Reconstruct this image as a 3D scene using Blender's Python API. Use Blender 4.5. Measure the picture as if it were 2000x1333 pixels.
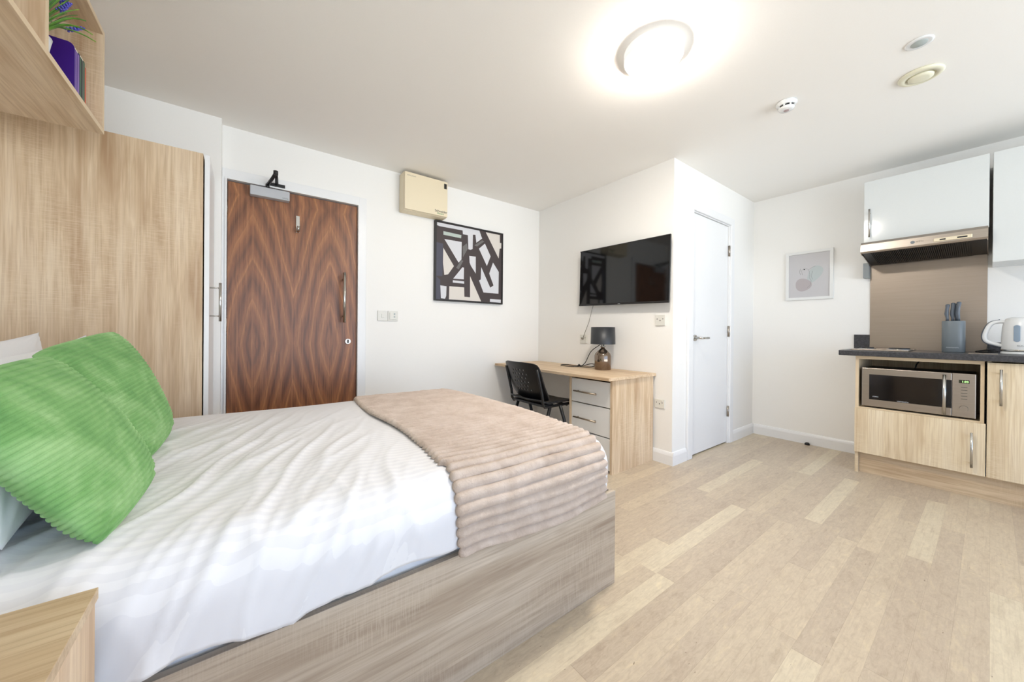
import bpy, bmesh, math, random
from mathutils import Vector, Matrix, noise as mn
random.seed(7)
C = bpy.context.scene
for o in list(bpy.data.objects): bpy.data.objects.remove(o)
PI = math.pi
# ------------------------------------------------------------------ camera, sky, exposure
yaw, pitch, roll = 0.643, -0.0019, 0.0079
F = Vector((math.sin(yaw)*math.cos(pitch), math.cos(yaw)*math.cos(pitch), math.sin(pitch)))
R0 = Vector((math.cos(yaw), -math.sin(yaw), 0)); U0 = R0.cross(F)
R = R0*math.cos(roll)+U0*math.sin(roll); U = R.cross(F)
cd = bpy.data.cameras.new('camera'); cam = bpy.data.objects.new('camera', cd); C.collection.objects.link(cam)
cam.matrix_world = Matrix(((R.x, U.x, -F.x, 0), (R.y, U.y, -F.y, 0), (R.z, U.z, -F.z, 1.04), (0, 0, 0, 1)))
cd.sensor_width = 36; cd.lens = 700/2000*36; cd.shift_y = -17.2/2000; cd.clip_start = .02
C.camera = cam
W = bpy.data.worlds.new('daylight'); C.world = W; W.use_nodes = True
bg = W.node_tree.nodes['Background']; bg.inputs[1].default_value = 6.5
_t = W.node_tree; _g = _t.nodes.new('ShaderNodeTexCoord'); _s = _t.nodes.new('ShaderNodeSeparateXYZ'); _t.links.new(_g.outputs['Generated'], _s.inputs[0])
_r = _t.nodes.new('ShaderNodeValToRGB'); _t.links.new(_s.outputs[2], _r.inputs[0]); _t.links.new(_r.outputs[0], bg.inputs[0])
SKY = (.245, .34, .52, 1); LOWER_FILL = (.83, .92, 1.0, 1)      # overcast sky above, brighter lower half added to throw light up on the ceiling
_r.color_ramp.elements[0].position = 0.0; _r.color_ramp.elements[0].color = LOWER_FILL
_r.color_ramp.elements[1].position = 0.04; _r.color_ramp.elements[1].color = SKY
C.view_settings.view_transform = 'Standard'; C.view_settings.look = 'None'
C.view_settings.exposure = 0.03; C.view_settings.gamma = 1
LAMP_STRENGTH = 178.0
WIN = (-.7, 4.2, .1, 2.15)     # window opening in the wall behind the camera (x0,x1,z0,z1)
WY = -3.2
pd = bpy.data.lights.new('window_portal', 'AREA'); pd.shape = 'RECTANGLE'; pd.size = WIN[1]-WIN[0]; pd.size_y = WIN[3]-WIN[2]
pd.cycles.is_portal = True
po = bpy.data.objects.new('window_portal', pd); C.collection.objects.link(po)
po.location = ((WIN[0]+WIN[1])/2, WY-.1, (WIN[2]+WIN[3])/2); po.rotation_euler = (PI/2, 0, 0)

# ------------------------------------------------------------------ materials
def lin(c): return tuple(((v/255)/12.92 if v/255 <= .04045 else ((v/255+.055)/1.055)**2.4) for v in c)+(1,)
class NT:
    def __init__(s, name, rough=.5, metal=0, color=None, **kw):
        s.m = bpy.data.materials.new(name); s.m.use_nodes = True; s.t = s.m.node_tree
        s.b = s.t.nodes['Principled BSDF']; s.b.inputs['Roughness'].default_value = rough; s.b.inputs['Metallic'].default_value = metal
        if color: s.b.inputs['Base Color'].default_value = lin(color)
        for k, v in kw.items(): s.b.inputs[k.replace('_', ' ')].default_value = v
    def n(s, typ, **kw):
        nd = s.t.nodes.new(typ)
        for k, v in kw.items():
            if hasattr(nd, k) and k not in ('inputs',): setattr(nd, k, v)
        return nd
    def l(s, a, b): s.t.links.new(a, b)
    def val(s, x, sock):
        if isinstance(x, (int, float)): sock.default_value = x
        else: s.l(x, sock)
    def math(s, op, a, b=None, c=None):
        nd = s.t.nodes.new('ShaderNodeMath'); nd.operation = op
        s.val(a, nd.inputs[0])
        if b is not None: s.val(b, nd.inputs[1])
        if c is not None: s.val(c, nd.inputs[2])
        return nd.outputs[0]
    def coord(s): return s.t.nodes.new('ShaderNodeTexCoord').outputs['Object']
    def mapv(s, v, scale, loc=(0, 0, 0)):
        nd = s.t.nodes.new('ShaderNodeMapping'); nd.inputs['Scale'].default_value = scale; nd.inputs['Location'].default_value = loc
        s.l(v, nd.inputs[0]); return nd.outputs[0]
    def noise(s, v, scale, detail=3, rough=.5, dist=0):
        nd = s.t.nodes.new('ShaderNodeTexNoise'); nd.inputs['Scale'].default_value = scale; nd.inputs['Detail'].default_value = detail
        nd.inputs['Roughness'].default_value = rough; nd.inputs['Distortion'].default_value = dist
        s.l(v, nd.inputs['Vector']); return nd.outputs['Fac']
    def ramp(s, fac, stops):
        nd = s.t.nodes.new('ShaderNodeValToRGB'); e = nd.color_ramp.elements
        while len(e) < len(stops): e.new(.5)
        for i, (p, c) in enumerate(stops):
            e[i].position = p; e[i].color = lin(c) if max(c) > 1 else tuple(c)+(1,)
        s.l(fac, nd.inputs[0]); return nd.outputs[0]
    def mix(s, fac, a, b, mode='MIX'):
        nd = s.t.nodes.new('ShaderNodeMix'); nd.data_type = 'RGBA'; nd.blend_type = mode
        s.val(fac, nd.inputs[0])
        for x, i in ((a, 6), (b, 7)):
            if isinstance(x, tuple): nd.inputs[i].default_value = lin(x) if max(x) > 1 else x
            else: s.l(x, nd.inputs[i])
        return nd.outputs[2]
    def sep(s, v):
        nd = s.t.nodes.new('ShaderNodeSeparateXYZ'); s.l(v, nd.inputs[0]); return nd.outputs
    def comb(s, x, y, z):
        nd = s.t.nodes.new('ShaderNodeCombineXYZ')
        for i, q in enumerate((x, y, z)): s.val(q, nd.inputs[i])
        return nd.outputs[0]
    def white(s, v):
        nd = s.t.nodes.new('ShaderNodeTexWhiteNoise'); nd.noise_dimensions = '3D'; s.l(v, nd.inputs['Vector']); return nd.outputs['Value']
    def color(s, c): s.l(c, s.b.inputs['Base Color'])
    def bump(s, h, strength=.3, dist=.002):
        nd = s.t.nodes.new('ShaderNodeBump'); nd.inputs['Strength'].default_value = strength; nd.inputs['Distance'].default_value = dist
        s.l(h, nd.inputs['Height']); s.l(nd.outputs[0], s.b.inputs['Normal'])

def paint(name, col, rough=.6, b=.08, sc=180):
    s = NT(name, rough, color=col); v = s.coord()
    nz = s.noise(v, sc, 2); s.color(s.mix(nz, tuple(int(x*.985) for x in col), col)); s.bump(nz, b, .001); return s.m
M = {}
M['wall'] = paint('wall_paint', (246, 244, 240), .7)
M['ceiling'] = paint('ceiling_paint', (253, 250, 245), .8)
M['gloss_white'] = paint('white_gloss_trim', (240, 240, 240), .3, .03)
M['cabinet_white'] = paint('white_gloss_cabinet', (220, 223, 222), .12, .01)
M['drawer_white'] = paint('white_satin_drawer', (235, 234, 231), .35, .02)
M['switch'] = paint('white_switch_plastic', (226, 224, 216), .35, .01)
M['cream'] = paint('cream_casing', (236, 222, 192), .45, .03)
M['grey_metal'] = paint('silver_painted_metal', (188, 190, 194), .4, .03)
M['white_plastic'] = paint('white_plastic', (235, 236, 236), .25, .01)
M['black'] = paint('black_plastic', (22, 22, 24), .4, .05)
M['black_frame'] = paint('black_frame_paint', (28, 26, 26), .5, .05)
M['rubber'] = paint('black_cable_rubber', (18, 17, 18), .55, .02)
M['greycable'] = paint('grey_cable', (150, 146, 138), .5, .02)
M['worktop'] = None
M['grey_card'] = paint('plain_grey', (140, 146, 148), .4, .02)
M['dark_text'] = paint('dark_print', (70, 74, 70), .6, 0)
M['green_text'] = paint('green_print', (70, 140, 80), .6, 0)
M['light_text'] = paint('light_print', (225, 230, 235), .5, 0)
M['block_grey'] = paint('blue_grey_plastic', (112, 120, 125), .35, .02)
M['knife_grey'] = paint('grey_knife_handle', (88, 96, 106), .3, .02)
M['pot'] = paint('white_ceramic', (225, 228, 232), .3, .01)
M['window_blue'] = paint('kettle_gauge', (150, 168, 186), .15, 0)

def metal(name, col, rough, axis=2, b=.15):
    s = NT(name, rough, 1.0, col); v = s.coord()
    sc = [220, 220, 220]; sc[axis] = 4
    nz = s.noise(s.mapv(v, sc), 1, 2)
    s.color(s.mix(nz, tuple(int(x*.93) for x in col), col)); s.bump(nz, b, .0004); return s.m
M['steel'] = metal('brushed_steel', (176, 167, 158), .32, 1)
M['splash'] = metal('brushed_steel_splashback', (166, 154, 143), .36, 1, .1)
M['chrome'] = metal('satin_nickel', (205, 203, 198), .22, 2, .03)
M['dark_steel'] = metal('dark_filter_metal', (70, 66, 62), .45, 1)
M['drawer_handle'] = metal('brushed_nickel_bar', (165, 152, 135), .3, 1, .03)

def oak(name, axis, base=(218, 193, 160), dark=(182, 150, 116), light=(232, 212, 184), seed=0, grey=0):
    s = NT(name, .5); v = s.coord()
    v = s.mapv(v, (1, 1, 1), (seed*3.1, seed*1.7, seed*2.3))
    a = [7.0, 7.0, 7.0]; a[axis] = .9
    lo = s.noise(s.mapv(v, a), 1.0, 3, .55, .6)
    # flowing growth rings
    rings = s.math('PINGPONG', s.math('MULTIPLY', lo, 9.0), .5)
    a2 = [150.0]*3; a2[axis] = 3.5
    st = s.noise(s.mapv(v, a2), 1.0, 3, .6)
    a3 = [14.0]*3; a3[axis] = 1.2
    md = s.noise(s.mapv(v, a3), 1.0, 4, .6, .3)
    c = s.ramp(md, [(.3, dark), (.5, base), (.72, light)])
    c = s.mix(s.math('MULTIPLY', s.math('SUBTRACT', .5, rings), .55), c, dark)
    c = s.mix(s.math('MULTIPLY', s.ramp(st, [(.46, (0, 0, 0)), (.62, (1, 1, 1))]), .42), c, dark)
    a5 = [46.0]*3; a5[axis] = 1.6
    c = s.mix(s.math('MULTIPLY', s.ramp(s.noise(s.mapv(v, a5), 1.0, 3, .6, .2), [(.5, (0, 0, 0)), (.68, (1, 1, 1))]), .38), c, light)
    # pale saw marks across the grain
    a4 = [16.0]*3; a4[axis] = 330.0
    sw = s.noise(s.mapv(v, a4), 1.0, 1, .4)
    msk = s.noise(s.mapv(v, [3 if i != axis else 2.2 for i in range(3)], (4, 2, 1)), 1.0, 1)
    k = s.math('MULTIPLY', s.math('GREATER_THAN', sw, .56), s.math('MULTIPLY', s.ramp(msk, [(.5, (0, 0, 0)), (.62, (1, 1, 1))]), .26))
    c = s.mix(k, c, light)
    s.color(c); s.bump(st, .12, .0008); return s.m
M['oak_z'] = oak('oak_laminate_upright', 2)
M['oak_z2'] = oak('oak_laminate_upright_desk', 2, seed=2)
M['oak_x'] = oak('oak_laminate_lengthwise', 0, (200, 176, 142), (162, 134, 100), (214, 194, 162), seed=3)
M['oak_y'] = oak('oak_laminate_crosswise', 1, seed=5)
M['oak_kitchen'] = oak('oak_laminate_kitchen', 2, (230, 212, 180), (196, 170, 134), (240, 226, 200), seed=6)
M['oak_kitchen_y'] = oak('oak_laminate_kitchen_plinth', 1, (206, 182, 150), (172, 144, 112), (222, 202, 172), seed=8)
M['oak_bed'] = oak('oak_laminate_bed', 0, (186, 170, 150), (150, 131, 112), (204, 190, 172), seed=9)

def floor_mat():
    s = NT('oak_strip_floor', .33); v = s.coord(); o = s.sep(v)
    w = .0785
    yy = s.math('DIVIDE', s.math('ADD', o[1], .005), w); row = s.math('FLOOR', yy)
    r1 = s.white(s.comb(row, 3.3, 1.7))
    L = .95
    xx = s.math('DIVIDE', s.math('ADD', o[0], s.math('MULTIPLY', r1, 7.0)), L); col = s.math('FLOOR', xx)
    rnd = s.white(s.comb(row, col, .5)); rnd2 = s.white(s.comb(row, col, 7.5))
    base = s.ramp(rnd, [(0, (172, 156, 138)), (.3, (181, 165, 146)), (.55, (190, 175, 153)), (.75, (200, 184, 160)), (.86, (214, 202, 176)), (1, (220, 210, 184))])
    # board figure
    off = s.comb(s.math('MULTIPLY', rnd2, 31.0), s.math('MULTIPLY', rnd, 17.0), 0)
    va = s.n('ShaderNodeVectorMath'); va.operation = 'ADD'; s.l(v, va.inputs[0]); s.l(off, va.inputs[1]); v2 = va.outputs[0]
    fine = s.noise(s.mapv(v2, (5, 140, 1)), 1, 3, .6)
    fig = s.noise(s.mapv(v2, (7, 22, 1)), 1, 5, .65, 1.2)
    fc = s.ramp(fig, [(.34, (168, 148, 126)), (.46, (200, 184, 162)), (.56, (206, 190, 168)), (.7, (232, 214, 178))])
    c = s.mix(.36, base, fc)
    fl2 = s.noise(s.mapv(v2, (26, 70, 1)), 1, 4, .7, .8)
    c = s.mix(.20, c, s.ramp(fl2, [(.35, (160, 140, 118)), (.5, (198, 182, 160)), (.65, (226, 210, 184))]))
    c = s.mix(s.math('MULTIPLY', s.ramp(fine, [(.5, (0, 0, 0)), (.68, (1, 1, 1))]), .22), c, (158, 138, 118))
    sp = s.noise(s.mapv(v2, (30, 110, 1)), 1, 2, .5)
    c = s.mix(s.math('MULTIPLY', s.math('GREATER_THAN', sp, .75), .6), c, (104, 82, 64))
    fy = s.math('FRACT', yy); fx = s.math('FRACT', xx)
    e1 = s.math('LESS_THAN', fy, .012); e2 = s.math('LESS_THAN', fx, .002)
    c = s.mix(s.math('MULTIPLY', s.math('MAXIMUM', e1, e2), .3), c, (120, 100, 82))
    s.color(c); s.bump(fine, .06, .0006); return s.m
M['floor'] = floor_mat()

def walnut():
    s = NT('walnut_veneer', .38); v = s.coord(); o = s.sep(v)
    # local coords: x 0..0.82 from the hinge side, z up
    u = s.math('PINGPONG', s.math('ADD', o[0], -.138+.98), .245)
    nz = s.noise(s.mapv(v, (3.0, 1, .8)), 1.0, 2, .4)
    nz2 = s.noise(s.mapv(v, (7, 1, 1.2)), 1.0, 2, .4)
    du = s.math('ADD', s.math('MULTIPLY', u, 9.5), s.math('MULTIPLY', s.math('SUBTRACT', nz2, .5), .7))
    dz = s.math('PINGPONG', s.math('ADD', s.math('MULTIPLY', o[2], 1.0), .08), 1.02)
    dz = s.math('SUBTRACT', 1.0, dz)
    rr = s.math('SQRT', s.math('ADD', s.math('MULTIPLY', du, du), s.math('MULTIPLY', s.math('MULTIPLY', dz, dz), 5.0)))
    dia = s.math('ADD', du, s.math('MULTIPLY', dz, 2.2))
    rr = s.math('ADD', s.math('MULTIPLY', rr, .5), s.math('MULTIPLY', dia, .42))
    rr = s.math('ADD', rr, s.math('MULTIPLY', nz, .55))
    ring = s.math('PINGPONG', s.math('MULTIPLY', rr, 1.7), .5)
    ring2 = s.math('PINGPONG', s.math('MULTIPLY', rr, 6.0), .5)
    pores = s.noise(s.mapv(v, (260, 1, 7)), 1, 2, .5)
    c = s.ramp(s.math('MULTIPLY', ring, 2.0), [(0, (104, 64, 42)), (.35, (134, 84, 54)), (.7, (152, 98, 62)), (.9, (164, 108, 68)), (1, (186, 124, 78))])
    c = s.mix(s.math('MULTIPLY', ring2, .75), c, (104, 68, 47))
    stx = s.noise(s.mapv(v, (60, 1, .6)), 1, 3, .6)
    c = s.mix(s.math('MULTIPLY', s.ramp(stx, [(.45, (0, 0, 0)), (.7, (1, 1, 1))]), .5), c, (180, 122, 82))
    c = s.mix(s.math('MULTIPLY', s.math('GREATER_THAN', pores, .56), .35), c, (72, 44, 30))
    s.color(c); return s.m
M['walnut'] = walnut()

def worktop():
    s = NT('dark_slate_laminate', .35); v = s.coord(); nz = s.noise(v, 90, 4, .6)
    s.color(s.ramp(nz, [(.35, (44, 44, 48)), (.6, (66, 66, 70)), (.75, (84, 82, 84))])); s.bump(nz, .1, .0006); return s.m
M['worktop'] = worktop()

def cloth(name, col, stripes=False):
    s = NT(name, .85, color=col, Sheen_Weight=.15); v = s.coord(); nz = s.noise(v, 300, 2)
    if stripes:
        o = s.sep(v)
        st = s.math('GREATER_THAN', s.math('FRACT', s.math('MULTIPLY', o[1], 40.0)), .5)
        s.color(s.mix(st, (231, 231, 234), (225, 225, 229)))
        s.l(s.math('MULTIPLY_ADD', st, .25, .55), s.b.inputs['Roughness'])
        s.bump(s.math('ADD', s.math('MULTIPLY', nz, .4), st), .08, .0008)
    else:
        s.color(s.mix(nz, tuple(int(x*.98) for x in col), col)); s.bump(nz, .1, .0008)
    return s.m
M['duvet'] = cloth('white_satin_stripe_cotton', (242, 242, 243), True)
M['linen'] = cloth('white_cotton', (240, 241, 244))
def plush(name, c1, c2, c3, sc=45, b=.6):
    s = NT(name, .9, Sheen_Weight=.6); s.b.inputs['Sheen Roughness'].default_value = .4; s.b.inputs['Sheen Tint'].default_value = lin(c3)
    v = s.coord(); a = s.noise(v, sc*.2, 3, .6, .4); f = s.noise(v, sc*3.2, 4, .75)
    c = s.ramp(a, [(.3, c1), (.5, c2), (.7, c3)])
    c = s.mix(s.math('MULTIPLY', f, .35), c, c1); s.color(c); s.bump(f, b, .005 if b > .8 else .003); return s.m
M['green'] = plush('green_ribbed_plush', (92, 142, 80), (124, 172, 104), (164, 202, 142), 40, .3)
M['blanket'] = plush('cream_rib_fleece', (204, 184, 168), (218, 200, 186), (230, 214, 202), 60, 1.0)

def screen():
    s = NT('tv_glass', .06, color=(9, 9, 10)); s.b.inputs['Specular IOR Level'].default_value = .6; return s.m
M['screen'] = screen()
M['mw_glass'] = NT('microwave_glass', .08, color=(20, 18, 18)).m
M['glass_lamp'] = NT('smoked_mirror_glass', .08, .85, (132, 116, 102)).m
M['shade'] = paint('charcoal_satin_shade', (46, 48, 52), .42, .02)
def emis(name, col, st):
    m = bpy.data.materials.new(name); m.use_nodes = True; t = m.node_tree; b = t.nodes['Principled BSDF']
    b.inputs['Base Color'].default_value = (.8, .8, .8, 1)
    b.inputs['Emission Color'].default_value = col; b.inputs['Emission Strength'].default_value = st; return m
M['lamp_glow'] = emis('opal_diffuser', (1, .927, .83, 1), LAMP_STRENGTH)
M['glow_rim'] = emis('glow_rim', (1, .96, .90, 1), .55)  # faint emission added so the ceiling light's ring looks white, not grey
M['led_green'] = emis('green_led', (.35, 1, .1, 1), 1.6)
M['led_red'] = emis('red_led', (1, .15, .08, 1), .25)
M['display'] = NT('dark_display', .2, color=(40, 44, 22)).m
M['knob_mark'] = M['black']
def leafm():
    s = NT('leaf_green', .45); v = s.coord(); nz = s.noise(v, 25, 2)
    s.color(s.ramp(nz, [(.35, (56, 104, 34)), (.55, (96, 146, 46)), (.7, (150, 180, 70))])); return s.m
M['leaf'] = leafm()
M['lavender'] = paint('lavender_blue', (92, 88, 190), .6, .1)
M['purple'] = paint('purple_book_cloth', (62, 22, 128), .4, .05)
M['lilac'] = paint('lilac_book_stripe', (128, 92, 178), .4, .05)
M['green_book'] = paint('green_book_cloth', (48, 92, 70), .45, .05)
M['black_band'] = paint('black_book_band', (16, 26, 28), .4, .02)
M['orange_book'] = paint('orange_book_cloth', (206, 92, 56), .5, .2)
M['pages'] = paint('book_pages', (232, 226, 210), .7, .1)
M['art_dark'] = paint('art_dark_brown', (66, 56, 56), .6, .3, 60)
M['art_light'] = paint('art_off_white', (216, 216, 220), .6, .3, 60)
M['art_cream'] = paint('art_cream', (220, 213, 205), .6, .3, 60)
M['art_green'] = paint('art_pale_green', (184, 196, 188), .6, .3, 60)
M['art_grey'] = paint('art_grey_stroke', (110, 108, 106), .6, .3, 60)
M['art_blue'] = paint('art_slate_edge', (74, 74, 88), .6, .3, 60)
M['print_bg'] = paint('print_grey', (198, 196, 198), .3, 0)
M['print_pink'] = paint('print_mauve', (178, 170, 172), .3, 0)
M['print_teal'] = paint('print_sage', (184, 192, 192), .3, 0)
M['print_line'] = paint('print_line_grey', (140, 138, 140), .3, 0)
M['frame_white'] = paint('white_frame', (232, 232, 230), .35, .01)
M['red_dot'] = paint('detector_label', (176, 156, 156), .5, 0)
M['vent_cream'] = paint('cream_vent_plastic', (236, 232, 208), .4, 0)
M['grille'] = paint('pale_grey_grille', (176, 184, 182), .5, 0)
M['ply_core'] = paint('oak_edge_band', (222, 200, 168), .5, .05)

# ------------------------------------------------------------------ mesh helpers
COL = C.collection
class MB:
    def __init__(s): s.bm = bmesh.new(); s.mi = 0
    def _add(s, vs, fs, smooth=False):
        v = [s.bm.verts.new(p) for p in vs]; out = []
        for f in fs:
            try:
                fc = s.bm.faces.new([v[i] for i in f]); fc.material_index = s.mi; fc.smooth = smooth; out.append(fc)
            except ValueError: pass
        return v, out
    def box(s, x0, x1, y0, y1, z0, z1, bev=0, seg=2, mat=None):
        if mat is not None: s.mi = mat
        v, f = s._add([(x0, y0, z0), (x1, y0, z0), (x1, y1, z0), (x0, y1, z0), (x0, y0, z1), (x1, y0, z1), (x1, y1, z1), (x0, y1, z1)],
                      [(0, 3, 2, 1), (4, 5, 6, 7), (0, 1, 5, 4), (1, 2, 6, 5), (2, 3, 7, 6), (3, 0, 4, 7)])
        if bev:
            es = list({e for q in f for e in q.edges})
            r = bmesh.ops.bevel(s.bm, geom=es, offset=bev, segments=seg, profile=.5, affect='EDGES')
            for q in r['faces']: q.material_index = s.mi
        return s
    def cyl(s, p, q, r, r2=None, n=24, caps=True, smooth=True):
        p = Vector(p); q = Vector(q); r2 = r if r2 is None else r2
        d = (q-p).normalized(); a = d.orthogonal().normalized(); b = d.cross(a)
        vs = []
        for c, rr in ((p, r), (q, r2)):
            for i in range(n): t = 2*PI*i/n; vs.append(c+a*math.cos(t)*rr+b*math.sin(t)*rr)
        v, f = s._add(vs, [(i, (i+1) % n, n+(i+1) % n, n+i) for i in range(n)], smooth)
        if caps:
            for ring in (list(reversed(v[:n])), v[n:]):
                fc = s.bm.faces.new(ring); fc.material_index = s.mi
        return s
    def tube(s, pts, r, n=10, closed=False):
        pts = [Vector(p) for p in pts]; m = len(pts); rings = []
        up = None
        for i, p in enumerate(pts):
            d = (pts[min(i+1, m-1)]-pts[max(i-1, 0)]).normalized()
            if up is None: up = d.orthogonal().normalized()
            else:
                up = (up-d*up.dot(d));
                up = up.normalized() if up.length > 1e-5 else d.orthogonal().normalized()
            b = d.cross(up)
            rr = r[i] if isinstance(r, (list, tuple)) else r
            rings.append([s.bm.verts.new(p+up*math.cos(2*PI*k/n)*rr+b*math.sin(2*PI*k/n)*rr) for k in range(n)])
        for a, b in zip(rings, rings[1:]):
            for k in range(n):
                fc = s.bm.faces.new((a[k], a[(k+1) % n], b[(k+1) % n], b[k])); fc.smooth = True; fc.material_index = s.mi
        for ring in (list(reversed(rings[0])), rings[-1]):
            fc = s.bm.faces.new(ring); fc.material_index = s.mi
        return s
    def lathe(s, prof, c, n=40, axis='z'):
        rings = []
        for (r, z) in prof:
            ring = []
            for k in range(n):
                t = 2*PI*k/n
                ring.append(s.bm.verts.new((c[0]+r*math.cos(t), c[1]+r*math.sin(t), c[2]+z)))
            rings.append(ring)
        for a, b in zip(rings, rings[1:]):
            for k in range(n):
                fc = s.bm.faces.new((a[k], a[(k+1) % n], b[(k+1) % n], b[k])); fc.smooth = True; fc.material_index = s.mi
        if prof[0][0] > 1e-4: s.bm.faces.new(list(reversed(rings[0]))).material_index = s.mi
        if prof[-1][0] > 1e-4: s.bm.faces.new(rings[-1]).material_index = s.mi
        return s
    def prism(s, pts, d, mat=None):
        if mat is not None: s.mi = mat
        d = Vector(d); n = len(pts); pts = [Vector(p) for p in pts]
        v, f = s._add(pts+[p+d for p in pts], [tuple(range(n)), tuple(reversed(range(n, 2*n)))]+[(i, n+i, n+(i+1) % n, (i+1) % n) for i in range(n)])
        return s
    def grid(s, fn, nu, nv, smooth=True, skip=None):
        g = [[s.bm.verts.new(fn(i/nu, j/nv)) for j in range(nv+1)] for i in range(nu+1)]
        for i in range(nu):
            for j in range(nv):
                if skip and skip(i, j): continue
                fc = s.bm.faces.new((g[i][j], g[i+1][j], g[i+1][j+1], g[i][j+1])); fc.smooth = smooth; fc.material_index = s.mi
        return g
    def build(s, name, mats, parent=None, **kw):
        if not isinstance(mats, (list, tuple)): mats = [mats]
        bmesh.ops.recalc_face_normals(s.bm, faces=s.bm.faces)
        if parent is not None:
            org = Vector((0, 0, 0)); p = parent
            while p: org += Vector(p.location); p = p.parent
            loc = Vector((0, 0, 0))
        else:
            co = [v.co for v in s.bm.verts]
            org = Vector(((min(c.x for c in co)+max(c.x for c in co))/2, (min(c.y for c in co)+max(c.y for c in co))/2, min(c.z for c in co)))
            if 'origin' in kw: org = Vector(kw['origin'])
            loc = org
        for v in s.bm.verts: v.co -= org
        me = bpy.data.meshes.new(name); s.bm.to_mesh(me); s.bm.free()
        for m in mats: me.materials.append(M[m] if isinstance(m, str) else m)
        o = bpy.data.objects.new(name, me); COL.objects.link(o); o.location = loc
        if parent is not None: o.parent = parent
        return o
def tag(o, label, cat, group=None):
    o['label'] = label; o['category'] = cat
    if group: o['group'] = group
    return o
def thing(name, loc, label, cat, group=None):
    o = bpy.data.objects.new(name, None); COL.objects.link(o); o.location = loc; o.empty_display_size = .1
    return tag(o, label, cat, group)
def struct(o): o['kind'] = 'structure'; return o
def box(name, mat, b, parent=None, bev=0, **kw): return MB().box(*b, bev=bev).build(name, mat, parent, **kw)
def text(name, body, size, loc, rot, mat, parent, ext=.0004, align='LEFT'):
    cu = bpy.data.curves.new(name, 'FONT'); cu.body = body; cu.size = size; cu.extrude = ext; cu.align_x = align
    t = bpy.data.objects.new(name, cu); COL.objects.link(t)
    dg = bpy.context.evaluated_depsgraph_get(); me = bpy.data.meshes.new_from_object(t.evaluated_get(dg))
    bpy.data.objects.remove(t)
    o = bpy.data.objects.new(name, me); COL.objects.link(o); me.materials.clear(); me.materials.append(M[mat])
    org = Vector((0, 0, 0)); p = parent
    while p: org += Vector(p.location); p = p.parent
    o.location = Vector(loc)-org; o.rotation_euler = rot; o.parent = parent; return o
def marks(name, n, w, h, loc, axis, mat, parent):
    # a line of print too small to read in the photograph: a row of fine strokes
    b = MB(); x, y, z = loc; u = 0; rnd = random.Random(n)
    while u < w:
        l = h*rnd.uniform(.35, .7); t = h*.16
        for (a0, a1, c0, c1) in ((0, t, 0, h), (t, l, h*rnd.choice((.0, .42, .84)), None)):
            if c1 is None: c1 = c0+t
            if axis == 'y': b.box(x+u+a0, x+u+a1, y-.0004, y, z+c0, z+c1)
            else: b.box(x-.0004, x, y-u-a1, y-u-a0, z+c0, z+c1)
        u += l+h*.22
    return b.build(name, mat, parent)
def smooth(pts, k=6):
    P = [Vector(p) for p in pts]; P = [P[0]*2-P[1]]+P+[P[-1]*2-P[-2]]; out = []
    for i in range(1, len(P)-2):
        a, b_, c, d_ = P[i-1:i+3]
        for j in range(k):
            t = j/k; out.append(.5*((2*b_)+(c-a)*t+(2*a-5*b_+4*c-d_)*t*t+(3*b_-a-3*c+d_)*t**3))
    out.append(P[-2]); return out
ROT_Y = (PI/2, 0, 0)          # reads from -y side (faces the camera on walls facing -y)
ROT_X = (PI/2, 0, -PI/2)      # on faces looking to -x

# ------------------------------------------------------------------ room shell
H = 2.41; XL, XK, XT = -.86, 4.27, 2.69; YD, YP, YN = 3.09, 3.0, 1.49
T = .12
struct(box('floor', 'floor', (XL-T, XK+T, WY-T, YD+T, -.1, 0), origin=(0, 0, 0)))
struct(box('ceiling', 'ceiling', (XL-T, XK+T, WY-T, YD+T, H, H+.1)))
struct(box('wall_left', 'wall', (XL-T, XL, WY-T, YD+T, 0, H)))
DX0, DX1, DZ = -.09, .733, 2.045
b = MB(); b.box(XL, DX0-.004, YD, YD+T, 0, H); b.box(DX1+.004, XT+T, YD, YD+T, 0, H); b.box(DX0-.004, DX1+.004, YD, YD+T, DZ+.004, H)
struct(b.build('wall_back', 'wall'))
struct(box('wall_pier', 'wall', (XL, -.12, YP, YD, 0, H)))
struct(box('wall_television', 'wall', (XT, XT+T, YN+T, YD, 0, H)))
NX0, NX1, NZ = 2.965, 3.69, 2.06
b = MB(); b.box(XT, NX0, YN, YN+T, 0, H); b.box(NX1, XK, YN, YN+T, 0, H); b.box(NX0, NX1, YN, YN+T, NZ, H)
struct(b.build('wall_or_blocker_bathroom', 'wall'))
struct(box('wall_kitchen', 'wall', (XK, XK+T, WY-T, YN+T, 0, H)))
x0, x1, z0, z1 = WIN
b = MB(); b.box(XL, x0, WY-T, WY, 0, H); b.box(x1, XK, WY-T, WY, 0, H); b.box(x0, x1, WY-T, WY, 0, z0); b.box(x0, x1, WY-T, WY, z1, H)
struct(b.build('wall_window', 'wall'))
b = MB()
for a, c in ((x0, x0+.05), (x1-.05, x1), ((x0+x1)/2-.03, (x0+x1)/2+.03)): b.box(a, c, WY-.09, WY-.04, z0, z1)
b.box(x0, x1, WY-.09, WY-.04, z0, z0+.05); b.box(x0, x1, WY-.09, WY-.04, z1-.05, z1)
wf = struct(b.build('window_1', 'gloss_white'))
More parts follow.
